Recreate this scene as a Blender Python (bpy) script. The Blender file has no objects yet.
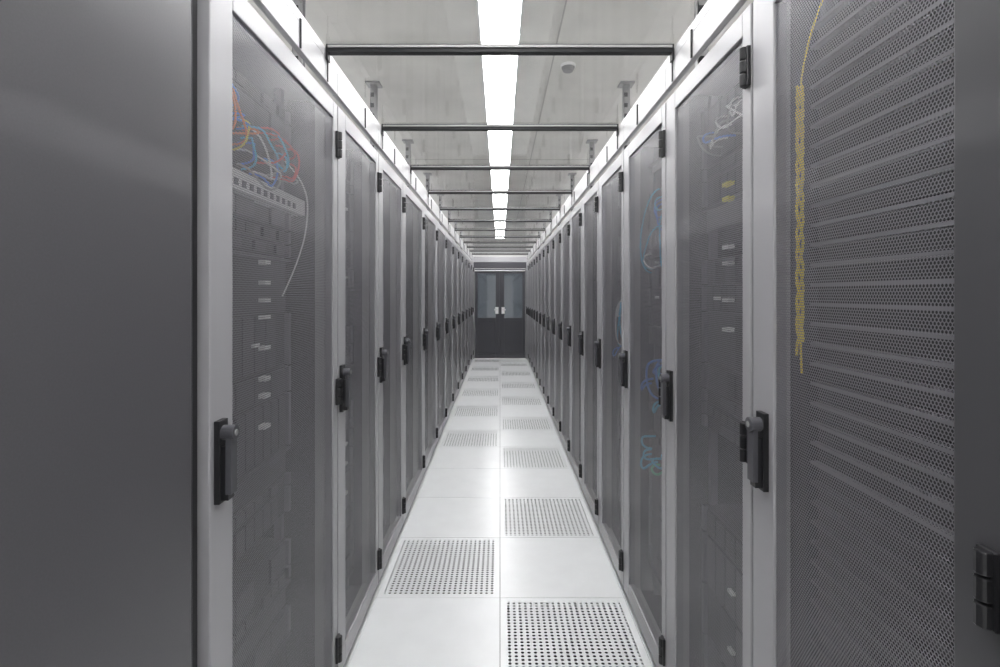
import bpy, bmesh, math, random
from mathutils import Vector
random.seed(7)
sc=bpy.context.scene
F=503.0; H=1.4676
try:
    sc.view_settings.view_transform='Standard'
except Exception as e: print(e)

# ---------------------------------------------------------------- materials
def mat(name,col,rough=0.5,metal=0.0,spec=0.5,noise=0.0,nscale=20,emit=None,es=0):
    m=bpy.data.materials.new(name); m.use_nodes=True
    nt=m.node_tree; b=nt.nodes['Principled BSDF']
    b.inputs['Base Color'].default_value=(*col,1); b.inputs['Roughness'].default_value=rough
    b.inputs['Metallic'].default_value=metal; b.inputs['Specular IOR Level'].default_value=spec
    if emit: 
        b.inputs['Emission Color'].default_value=(*emit,1); b.inputs['Emission Strength'].default_value=es
    if noise>0:
        tc=nt.nodes.new('ShaderNodeTexCoord'); n=nt.nodes.new('ShaderNodeTexNoise'); n.inputs['Scale'].default_value=nscale
        n.inputs['Detail'].default_value=5
        r=nt.nodes.new('ShaderNodeMapRange'); r.inputs[1].default_value=.3; r.inputs[2].default_value=.7
        r.inputs[3].default_value=1-noise; r.inputs[4].default_value=1+noise
        mx=nt.nodes.new('ShaderNodeVectorMath'); mx.operation='SCALE'; mx.inputs[0].default_value=col
        nt.links.new(tc.outputs['Object'],n.inputs['Vector']); nt.links.new(n.outputs['Fac'],r.inputs[0])
        nt.links.new(r.outputs[0],mx.inputs['Scale']); nt.links.new(mx.outputs[0],b.inputs['Base Color'])
    return m
def perf(name,col,pu,pv,r,axes,rough=.45,stag=True,metal=0.0):
    m=mat(name,col,rough,metal); nt=m.node_tree; N=nt.nodes.new; L=nt.links.new
    b=nt.nodes['Principled BSDF']; out=nt.nodes['Material Output']
    tc=N('ShaderNodeTexCoord'); sp=N('ShaderNodeSeparateXYZ'); L(tc.outputs['Object'],sp.inputs[0])
    def mth(op,a,bb=None):
        n=N('ShaderNodeMath'); n.operation=op
        for i,v in enumerate((a,bb)):
            if v is None: continue
            if isinstance(v,(int,float)): n.inputs[i].default_value=v
            else: L(v,n.inputs[i])
        return n.outputs[0]
    A=sp.outputs[axes[0]]; B=sp.outputs[axes[1]]
    def dist(off):
        u=mth('SUBTRACT',mth('FRACT',mth('ADD',mth('DIVIDE',A,pu),off+100)),.5)
        v=mth('SUBTRACT',mth('FRACT',mth('ADD',mth('DIVIDE',B,pv),off+100)),.5)
        u=mth('MULTIPLY',u,pu); v=mth('MULTIPLY',v,pv)
        return mth('SQRT',mth('ADD',mth('MULTIPLY',u,u),mth('MULTIPLY',v,v)))
    d=dist(0.0)
    if stag: d=mth('MINIMUM',d,dist(.5))
    hole=mth('LESS_THAN',d,r)
    t=N('ShaderNodeBsdfTransparent'); mx=N('ShaderNodeMixShader')
    L(hole,mx.inputs[0]); L(b.outputs[0],mx.inputs[1]); L(t.outputs[0],mx.inputs[2]); L(mx.outputs[0],out.inputs['Surface'])
    return m
def glass(name,tint,f0):
    m=bpy.data.materials.new(name); m.use_nodes=True; nt=m.node_tree; nt.nodes.clear(); N=nt.nodes.new; L=nt.links.new
    o=N('ShaderNodeOutputMaterial'); t=N('ShaderNodeBsdfTransparent'); t.inputs[0].default_value=(*tint,1)
    g=N('ShaderNodeBsdfGlossy'); g.inputs['Roughness'].default_value=.04
    lw=N('ShaderNodeLayerWeight'); lw.inputs[0].default_value=.5
    p=N('ShaderNodeMath'); p.operation='POWER'; L(lw.outputs['Facing'],p.inputs[0]); p.inputs[1].default_value=5
    ma=N('ShaderNodeMath'); ma.operation='MULTIPLY_ADD'; L(p.outputs[0],ma.inputs[0]); ma.inputs[1].default_value=1-f0; ma.inputs[2].default_value=f0
    mx=N('ShaderNodeMixShader'); L(ma.outputs[0],mx.inputs[0]); L(t.outputs[0],mx.inputs[1]); L(g.outputs[0],mx.inputs[2]); L(mx.outputs[0],o.inputs[0])
    return m

M={}
M['door']=mat('door_paint_grey',(.36,.357,.372),.36)
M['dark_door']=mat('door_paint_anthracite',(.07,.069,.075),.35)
M['frame']=mat('cabinet_paint_light_grey',(.50,.498,.505),.42)
M['inner']=mat('cabinet_interior_dark',(.022,.022,.025),.5)
M['panel']=mat('solid_panel_anthracite',(.092,.090,.097),.33,noise=.05,nscale=300)
M['black']=mat('black_plastic',(.015,.015,.017),.35)
M['black2']=mat('black_bar',(.012,.012,.014),.55)
M['lever']=mat('lever_grey',(.075,.075,.085),.3)
M['rail']=mat('rail_zinc',(.18,.18,.20),.4,.3)
M['srv']=mat('server_front_dark',(.020,.020,.024),.45)
M['srv2']=mat('server_front_mid',(.055,.054,.062),.4)
M['blank']=mat('blanking_panel',(.22,.22,.24),.4)
M['silver']=mat('silver_panel',(.85,.85,.85),.35,.1)
M['label']=mat('label_white',(.95,.95,.95),.5)
M['labely']=mat('label_yellow',(.95,.85,.05),.5)
M['mesh']=perf('perforated_door_sheet',(.225,.220,.240),.0061,.010566,.00255,(1,2),.32)
M['tile']=mat('floor_tile_laminate',(.78,.795,.80),.28,noise=.02,nscale=8)
M['ptile']=perf('perforated_floor_tile',(.78,.795,.80),.0264,.0205,.0074,(0,1),.33,stag=False)
M['plenum']=mat('plenum_concrete',(.05,.05,.05),.8)
M['ceil']=mat('ceiling_concrete',(.72,.71,.675),.7,noise=.10,nscale=2.2)
M['joint']=mat('ceiling_joint_filler',(.48,.47,.45),.7)
M['wall']=mat('wall_paint_white',(.75,.75,.74),.6)
M['glass']=glass('roof_glass',(.96,.965,.96),.08)
M['dglass']=glass('door_glass',(.10,.115,.135),.09)
M['doord']=mat('aisle_door_anthracite',(.062,.062,.073),.35)
M['edge']=mat('pane_edge_grey',(.35,.35,.35),.5)
M['alu']=mat('aluminium',(.75,.75,.76),.35,.4)
M['galv']=mat('galvanised_steel',(.34,.34,.34),.45,.4)
M['tube']=mat('light_diffuser',(1,1,1),.5,emit=(1,.992,1),es=22.5)
for n,c in dict(yellow=(1,.78,.005),orange=(1,.25,.02),red=(.85,.04,.03),blue=(.04,.28,.95),cyan=(.06,.65,1),white=(.95,.95,.95),green=(.06,.7,.4),greyc=(.4,.4,.4)).items():
    M[n]=mat('cable_'+n,c,.45)

# ---------------------------------------------------------------- helpers
class MB:
    def __init__(s): s.v=[];s.f=[];s.m=[];s.mats=[]
    def mi(s,k):
        if k not in s.mats: s.mats.append(k)
        return s.mats.index(k)
    def box(s,a,b,k):
        x0,x1=sorted((a[0],b[0]));y0,y1=sorted((a[1],b[1]));z0,z1=sorted((a[2],b[2])); n=len(s.v)
        s.v+=[(x0,y0,z0),(x1,y0,z0),(x1,y1,z0),(x0,y1,z0),(x0,y0,z1),(x1,y0,z1),(x1,y1,z1),(x0,y1,z1)]
        for q in ((0,3,2,1),(4,5,6,7),(0,1,5,4),(1,2,6,5),(2,3,7,6),(3,0,4,7)):
            s.f.append(tuple(n+i for i in q)); s.m.append(s.mi(k))
    def quad(s,pts,k):
        n=len(s.v); s.v+=pts; s.f.append(tuple(range(n,n+len(pts)))); s.m.append(s.mi(k))
    def cyl(s,c,axis,r,h,k,seg=16,r2=None):
        r2=r if r2 is None else r2; n=len(s.v); ax=axis
        o=[i for i in range(3) if i!=ax]
        for e,rr in ((0,r),(h,r2)):
            for i in range(seg):
                t=2*math.pi*i/seg; p=[0,0,0]; p[ax]=c[ax]+e; p[o[0]]=c[o[0]]+rr*math.cos(t); p[o[1]]=c[o[1]]+rr*math.sin(t); s.v.append(tuple(p))
        for i in range(seg):
            j=(i+1)%seg; s.f.append((n+i,n+j,n+seg+j,n+seg+i)); s.m.append(s.mi(k))
        s.f.append(tuple(n+i for i in range(seg))); s.m.append(s.mi(k))
        s.f.append(tuple(n+seg+i for i in range(seg))); s.m.append(s.mi(k))
    def obj(s,name,parent=None,loc=(0,0,0),bevel=0):
        me=bpy.data.meshes.new(name); me.from_pydata(s.v,[],s.f)
        for k in s.mats: me.materials.append(M[k])
        me.polygons.foreach_set('material_index',s.m)
        bm=bmesh.new(); bm.from_mesh(me); bmesh.ops.recalc_face_normals(bm,faces=bm.faces); bm.to_mesh(me); bm.free()
        me.update()
        o=bpy.data.objects.new(name,me); sc.collection.objects.link(o); o.location=loc
        if parent: o.parent=parent
        if bevel:
            b=o.modifiers.new('bevel','BEVEL'); b.width=bevel; b.segments=2; b.limit_method='ANGLE'
        return o
def empty(name,loc=(0,0,0)):
    o=bpy.data.objects.new(name,None); sc.collection.objects.link(o); o.location=loc; o.empty_display_size=.1; return o
def cables(name,parent,lst):
    cu=bpy.data.curves.new(name,'CURVE'); cu.dimensions='3D'; cu.bevel_depth=1; cu.bevel_resolution=2; cu.resolution_u=6
    keys=[]
    for pts,r,k in lst:
        if k not in keys: keys.append(k); cu.materials.append(M[k])
        sp=cu.splines.new('NURBS'); sp.points.add(len(pts)-1); sp.order_u=min(4,len(pts)); sp.use_endpoint_u=True
        for i,p in enumerate(pts): sp.points[i].co=(*p,1); sp.points[i].radius=r
        sp.material_index=keys.index(k)
    o=bpy.data.objects.new(name,cu); sc.collection.objects.link(o); o.parent=parent; return o

# ---------------------------------------------------------------- room
RX=3.3; Y0=-3.57; Y1=14.43; CH=H+1.5
b=MB(); b.box((-RX,Y0,CH),(RX,Y1,CH+.1),'ceil')
b.obj('ceiling')
b=MB()
for xx in (-1.5,.335,1.5): b.box((xx,Y0+.02,CH-.004),(xx+.008,Y1-.02,CH-.0002),'joint')
yy=3.1
while yy<14: b.box((-RX+.02,yy,CH-.003),(RX-.02,yy+.008,CH-.0002),'joint'); yy+=2.5
b.obj('trim_ceiling_joints')
for n,a,c in (('wall_left',(-RX-.1,Y0,-.4),(-RX,Y1,CH)),('wall_right',(RX,Y0,-.4),(RX+.1,Y1,CH)),('wall_back',(-RX,Y1,-.4),(RX,Y1+.1,CH)),('wall_front',(-RX,Y0-.1,-.4),(RX,Y0,CH))):
    b=MB(); b.box(a,c,'wall'); b.obj(n)
b=MB(); b.box((-RX,Y0,-.45),(RX,Y1,-.40),'plenum'); b.obj('floor_plenum')
b=MB(); T=.03; g=.0012
perfR=[1.83+1.2*k for k in range(8)]; perfL=[2.43]+[4.83+1.2*k for k in range(6)]
k0=-9
for r in range(k0,21):
    ya=1.83+.6*r; yb=ya+.6
    for c in range(-6,6):
        xa=.6*c; xb=xa+.6
        if xa<-RX: xa=-RX
        if xb>RX: xb=RX
        isp=(c==0 and any(abs(ya-q)<.01 for q in perfR)) or (c==-1 and any(abs(ya-q)<.01 for q in perfL))
        if not isp: b.box((xa+g,ya+g,-T),(xb-g,yb-g,0),'tile')
        else:
            mg=.030; X0,X1,Ya,Yb=xa+g,xb-g,ya+g,yb-g
            b.box((X0,Ya,-T),(X1,ya+mg,0),'tile'); b.box((X0,yb-mg,-T),(X1,Yb,0),'tile')
            b.box((X0,ya+mg,-T),(xa+mg,yb-mg,0),'tile'); b.box((xb-mg,ya+mg,-T),(X1,yb-mg,0),'tile')
            for z in (0,-.003):
                b.quad([(xa+mg,ya+mg,z),(xb-mg,ya+mg,z),(xb-mg,yb-mg,z),(xa+mg,yb-mg,z)],'ptile')
b.obj('floor')

# ---------------------------------------------------------------- racks
DH0,DH1=.035,2.165
def build_handle(par,s,yc):
    b=MB(); X=lambda d:-s*d   # toward the aisle
    z=1.115
    b.box((0,yc-.017,z-.09),(X(.012),yc+.017,z+.085),'black')
    b.box((X(.012),yc-.012,z-.083),(X(.028),yc+.012,z+.03),'black')
    b.box((X(.022),yc-.013,z-.070),(X(.034),yc+.013,z+.062),'lever')
    b.cyl((0 if s<0 else -.038,yc,z+.058),0,.016,.038,'lever')
    b.cyl((0.038 if s<0 else -.040,yc,z+.058),0,.007,.002,'galv')
    b.obj('swing_handle',par,bevel=.004)
def build_hinges(par,s,yc):
    b=MB()
    for z in (.166,1.11,2.015):
        b.box((0,yc-.014,z-.048),(-s*.010,yc+.014,z+.048),'black')
        for q in (-.032,0,.032):
            b.cyl((-s*.011,yc,z+q-.0145),2,.010,.029,'black',12)
    b.obj('hinges',par,bevel=.002)
def rack(s,ya,yb,hs,hh,eq='mix',extra=None,seed=0,wn=.045,dark=False):
    w=yb-ya-.004; rnd=random.Random(seed)
    E=empty('server_rack',(s*.6,ya+.002,0))
    X=lambda d:s*d
    b=MB()
    for d in (.036,.96):
        for y in (0,w-.035): b.box((X(d),y,.0),(X(d+.035),y+.035,2.2),'frame')
    b.box((X(.036),.035,0),(X(.07),w-.035,.06),'frame'); b.box((X(.036),.035,2.15),(X(.07),w-.035,2.2),'frame')
    b.box((X(.07),.035,2.17),(X(.96),w-.035,2.195),'frame')
    b.box((X(.07),.035,.02),(X(.96),w-.035,.05),'inner')
    b.box((X(.071),.002,.02),(X(.96),.012,2.19),'inner'); b.box((X(.071),w-.012,.02),(X(.96),w-.002,2.19),'inner')
    b.box((X(.97),.035,.02),(X(.985),w-.035,2.19),'inner')
    m0=(w-.483)/2
    for y in (m0-.0,w-m0-.02):
        b.box((X(.125),y,.06),(X(.15),y+.02,2.15),'rail')
    b.obj('cabinet_frame',E)
    wh=.093
    n0,n1=(wn,wh) if hs>0 else (wh,wn)
    d1=w-.003; d0=.003; t=.03
    b=MB()
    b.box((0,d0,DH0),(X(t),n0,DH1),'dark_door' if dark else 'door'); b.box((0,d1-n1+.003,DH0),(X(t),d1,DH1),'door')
    b.box((0,n0,DH0),(X(t),d1-n1+.003,.115),'door'); b.box((0,n0,2.105),(X(t),d1-n1+.003,DH1),'door')
    b.obj('door_frame',E,bevel=.0025)
    b=MB()
    for d in (.006,.0069):
        b.quad([(X(d),n0,.115),(X(d),d1-n1+.003,.115),(X(d),d1-n1+.003,2.105),(X(d),n0,2.105)],'mesh')
    b.obj('door_perforated_sheet',E)
    hy=(d1-.055) if hs>0 else .034; gy=.014 if hs>0 else w-.012
    build_handle(E,s,hy); build_hinges(E,s,gy)
    b=MB(); U=.04445; z=.12; e0=m0+.004; e1=w-m0-.004
    while z<2.05:
        if eq=='blank': h=1; kind='blank'
        else:
            h=rnd.choice([1,1,2,2,4] if eq=='mix' else [1,1,1,2]); kind=rnd.choice(['srv','srv','srv2','blank','empty'])
        zt=min(z+h*U,2.1)
        if kind=='blank':
            b.box((X(.118),e0,z+.001),(X(.122),e1,zt-.001),'srv' if eq=='blank' else 'srv2')
            b.box((X(.100),e0,zt-.013),(X(.122),e1,zt-.006),'blank' if z>1.05 and eq=='blank' else 'srv2')  # blank racks: lower lips get a darker colour, light falloff painted in
        elif kind!='empty':
            b.box((X(.115),e0,z+.002),(X(.6),e1,zt-.002),kind)
            b.box((X(.10),e0,z+.004),(X(.12),e0+.018,zt-.004),'rail'); b.box((X(.10),e1-.018,z+.004),(X(.12),e1,zt-.004),'rail')
            nb=rnd.choice([4,6,8])
            for i in range(nb):
                q=e0+.03+(e1-e0-.06)*i/nb
                if rnd.random()<.75: b.box((X(.106),q+.003,z+.008),(X(.116),q+(e1-e0-.06)/nb-.003,zt-.008),'srv2' if kind=='srv' else 'srv')
            if rnd.random()<.25:
                ym=(e0+e1)/2+rnd.choice([-.02,.0,.1]); b.box((X(.095),ym,(z+zt)/2-.005),(X(.107),ym+.028,(z+zt)/2+.005),'label')
        z=zt
    if extra: extra(E,s,w,b,rnd)
    b.obj('rack_equipment',E)
    return E
def loops(E,s,rnd,y0,y1,z0,z1,cols,n,name='patch_cables',r=.003,d0=.035,d1=.08):
    L=[]
    for i in range(n):
        a=Vector((s*.10,rnd.uniform(y0,y1),rnd.uniform(z0,z1))); c=Vector((s*.10,min(y1,max(y0,a.y+rnd.uniform(-.22,.22))),rnd.uniform(z0,z1)))
        mid=(a+c)/2; sag=rnd.uniform(-.12,.05)
        pts=[tuple(a),(s*rnd.uniform(d0,d1*.8),a.y,a.z),(s*rnd.uniform(d0,d1*.8),mid.y+rnd.uniform(-.08,.08),mid.z+sag),(s*rnd.uniform(d0,d1*.8),c.y,c.z),tuple(c)]
        L.append((pts,r,rnd.choice(cols)))
    cables(name,E,L)
def exL1(E,s,w,b,rnd):
    loops(E,s,rnd,.12,.30,1.83,2.0,['orange','yellow','blue','blue','orange'],11,r=.0028)
    loops(E,s,rnd,.30,.62,1.80,1.95,['red','red','blue','white','greyc','cyan'],16,r=.0028)
    cables('white_lead',E,[([(s*.1,.6,1.90),(s*.05,.66,1.84),(s*.05,.68,1.74),(s*.05,.62,1.6),(s*.1,.58,1.46)],.0026,'white')])
    b.box((s*.07,.13,1.735),(s*.12,w-.13,1.785),'silver')
    for i in range(12): b.box((s*.068,.15+i*.04,1.745),(s*.071,.168+i*.04,1.763),'srv2')
    for z in (1.56,1.50,1.45,1.40,1.31,1.22,1.17,1.08): b.box((s*.08,.42,z-.006),(s*.1,.455,z+.006),'label')
    for i in range(30):
        z=rnd.uniform(.95,1.6); y=rnd.choice([.16,.19,.22]); b.box((s*.092,y,z-.003),(s*.1,y+.012,z+.003),rnd.choice(['red','greyc','label','red']))
def exR1(E,s,w,b,rnd):
    L=[]
    for i in range(4):
        ph=i*2*math.pi/4; pts=[]; 
        zb=1.36+rnd.uniform(-.06,.06)
        for k in range(40):
            z=1.905+(zb-1.905)*k/39; t=ph+k*.6
            pts.append((s*(.032)+.006*math.cos(t),w-.137+.006*math.sin(t),z))
        L.append((pts,.0027,'yellow'))
    L.append(([(s*.08,w-.15,2.10),(s*.06,w-.135,2.04),(s*.04,w-.137,1.97),(s*.033,w-.137,1.9)],.0016,'yellow'))
    L.append(([(s*.034,w-.136,1.42),(s*.036,w-.132,1.35),(s*.036,w-.137,1.3)],.0022,'yellow'))
    cables('yellow_fibre_bundle',E,L)
def exR2(E,s,w,b,rnd):
    loops(E,s,rnd,.1,.45,1.90,2.06,['white','blue','white','greyc'],10,r=.003)
    for z,k in ((1.80,'labely'),(1.755,'labely'),(1.61,'label'),(1.56,'label'),(1.45,'label'),(1.36,'label')):
        b.box((s*.08,.30,z-.006),(s*.1,.34,z+.006),k)
def exR3(E,s,w,b,rnd):
    loops(E,s,rnd,.1,.5,1.55,1.95,['cyan','blue','white','cyan'],9,r=.0035)
    loops(E,s,rnd,.1,.5,1.0,1.2,['cyan','cyan','blue'],10,r=.005)
    loops(E,s,rnd,.1,.5,.72,.85,['green','cyan'],7,r=.005)
def exR4(E,s,w,b,rnd):
    loops(E,s,rnd,.1,.5,1.0,1.5,['blue','white','cyan','green'],8,r=.004)
left=[(1.035,1.86),(1.86,2.485),(2.485,3.11),(3.11,3.92)]+[(3.92+.81*i,3.92+.81*(i+1)) for i in range(9)]
for i,(a,c) in enumerate(left): rack(-1,a,c,-1,0,extra=exL1 if i==0 else None,seed=20+i)
P=.6212; right=[(-.03,.596),(.596,1.199)]+[(.578+P*i,.578+P*(i+1)) for i in range(1,17)]
for i,(a,c) in enumerate(right):
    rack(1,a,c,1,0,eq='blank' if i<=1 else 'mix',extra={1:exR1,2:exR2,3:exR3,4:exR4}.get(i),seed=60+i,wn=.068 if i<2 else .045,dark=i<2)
b=MB(); b.box((-.6,11.215,0),(-1.58,11.395,2.2),'frame'); b.obj('filler_panel',bevel=.002)
b=MB(); b.box((.6,right[-1][1]+.002,0),(1.58,11.395,2.2),'frame'); b.obj('filler_panel',bevel=.002)
E=empty('solid_door_cabinet',(-.6,-.25,0)); w=1.25
b=MB(); b.box((-.035,0,0),(-1.0,w-.01,2.2),'panel'); b.obj('cabinet_body',E,bevel=.003)
b=MB(); b.box((0,.004,.03),(-.03,w-.02,2.18),'panel'); b.box((-.004,w-.017,0),(-.03,w-.01,2.2),'dark_door'); b.obj('cabinet_door',E,bevel=.004)
b=MB(); b.box((-.02,w,0),(-.06,w+.03,2.2),'black'); b.obj('gap_seal',E)

# ---------------------------------------------------------------- aisle roof
E=empty('aisle_containment_roof')
RZ=2.2; RT=H+.845
for s,rows in ((-1,[(-.25,1.0)]+left),(1,right)):
    b=MB()
    for a,c in rows: 
        b.box((s*.6,a+.002,RZ+.003),(s*.62,c-.002,RT-.03),'frame')
    ys=rows[0][0]
    b.box((s*.6,ys,RT-.03),(s*.63,11.39,RT+.004),'frame')
    b.obj('side_baffle',E,bevel=.0015)
    b=MB()
    for a,c in rows[1:]:
        q=(a+c)/2+.06
        b.box((s*.600,q-.003,RZ+.005),(s*.595,q+.003,RT-.02),'black2')
    b.obj('clips',E)
bars=[.93-.81]+[1.74+.813*i-.813 for i in range(13)]
b=MB()
for y in bars:
    if y>11.3: continue
    b.box((-.596,y-.014,RT-.014),(.596,y+.014,RT+.014),'black2')
    b.box((-.598,y-.014,RT-.04),(-.592,y+.014,RT+.014),'black2'); b.box((.592,y-.014,RT-.04),(.598,y+.014,RT+.014),'black2')
    for s in (-1,1): b.box((s*.598,y-.002,RT-.11),(s*.594,y+.004,RT-.04),'black2')
b.obj('cross_bars',E,bevel=.001)
b=MB(); g2=MB()
for y0,y1 in zip(bars,bars[1:]):
    y1=min(y1,11.35)
    if y1-y0<.3: continue
    g2.quad([(-.595,y0+.016,RT+.004),(.595,y0+.016,RT+.004),(.595,y1-.016,RT+.004),(-.595,y1-.016,RT+.004)],'glass')
    b.box((-.59,y0+.016,RT),(.59,y0+.019,RT+.008),'edge'); b.box((-.59,y1-.019,RT),(.59,y1-.016,RT+.008),'edge')
g2.obj('roof_panes',E); b.obj('pane_edges',E)

# ---------------------------------------------------------------- aisle end double door
YD=11.4
E=empty('aisle_double_door',(0,YD,0))
b=MB(); 
b.box((-.64,0,0),(-.58,.08,2.19),'doord'); b.box((.58,0,0),(.64,.08,2.19),'doord'); b.box((-.58,0,2.05),(.58,.08,2.19),'doord')
b.box((-.57,-.02,1.985),(.57,.0,2.008),'alu')
b.box((-.64,0,2.195),(.64,.06,RT),'door')
b.obj('door_surround',E,bevel=.004)
for s in (-1,1):
    b=MB(); x0,x1=.006,.575
    X=lambda v:s*v
    wz0,wz1=.93,1.93
    b.box((X(x0),.01,.01),(X(x0+.09),.05,2.04),'doord'); b.box((X(x1-.07),.01,.01),(X(x1),.05,2.04),'doord')
    b.box((X(x0+.09),.01,wz1),(X(x1-.07),.05,2.04),'doord'); b.box((X(x0+.09),.01,.87),(X(x1-.07),.05,wz0),'doord')
    b.box((X(x0+.09),.022,.12),(X(x1-.07),.045,.87),'doord'); b.box((X(x0+.09),.01,.01),(X(x1-.07),.05,.12),'doord')
    b.obj('door_leaf',E,bevel=.004)
    b=MB(); b.quad([(X(x0+.09),.03,wz0),(X(x1-.07),.03,wz0),(X(x1-.07),.03,wz1),(X(x0+.09),.03,wz1)],'dglass'); b.obj('door_window_pane',E)
    b=MB(); b.box((X(.035),-.006,1.02),(X(.105),.01,1.17),'label'); b.box((X(.05),-.03,1.10),(X(.07),-.006,1.12),'alu'); b.box((X(.05),-.04,1.10),(X(.13),-.03,1.12),'alu')
    b.obj('lock_plate',E,bevel=.002)
b=MB(); b.box((-.006,.012,.01),(.006,.04,2.04),'doord'); b.obj('astragal',E)

# ---------------------------------------------------------------- ceiling fittings
for xx in (0,-2.4,2.4):
    y=-1.65 if xx==0 else -3
    while y<12.8:
        E=empty('linear_ceiling_light',(xx,y,CH))
        b=MB(); b.box((-.118,0,-.03),(-.108,1.495,0),'alu'); b.box((.108,0,-.03),(.118,1.495,0),'alu'); b.box((-.108,0,-.008),(.108,1.495,0),'alu')
        b.obj('housing',E)
        b=MB(); b.box((-.107,.002,-.028),(.107,1.493,-.02),'tube'); b.obj('diffuser',E)
        y+=1.5
y=2.25
while y<12:
    for s in (-1,1):
        b=MB(); b.box((-.05,-.05,-.012),(.05,.05,0),'galv'); b.box((-.022,-.02,-.765),(.022,-.015,-.012),'galv'); b.box((-.022,.015,-.765),(.022,.02,-.012),'galv'); b.box((-.022,-.02,-.765),(-.018,.02,-.012),'galv')
        for k in range(9): b.box((-.018,-.021,-.70+k*.075),(.006,-.0195,-.67+k*.075),'black')
        b.box((-.1,-.03,-.77),(.1,.03,-.735),'galv')
        b.obj('ceiling_hanger',loc=(s*.9,y,CH))
    y+=1.34
b=MB(); b.cyl((0,0,-.018),2,.05,.018,'label',24); b.cyl((0,0,-.045),2,.032,.027,'galv',24,.045); b.obj('smoke_detector',loc=(.445,3.29,CH),bevel=.003)

# ---------------------------------------------------------------- world & camera
wd=bpy.data.worlds.new('world'); sc.world=wd; wd.use_nodes=True
wd.node_tree.nodes['Background'].inputs[0].default_value=(.9,.92,1,1); wd.node_tree.nodes['Background'].inputs[1].default_value=.3
cd=bpy.data.cameras.new('camera'); cd.sensor_width=36; cd.lens=F*36/1000; cd.shift_y=-.0395; cd.clip_start=.02
co=bpy.data.objects.new('camera',cd); sc.collection.objects.link(co); co.location=(0,0,H); co.rotation_euler=(math.pi/2,0,0); sc.camera=co
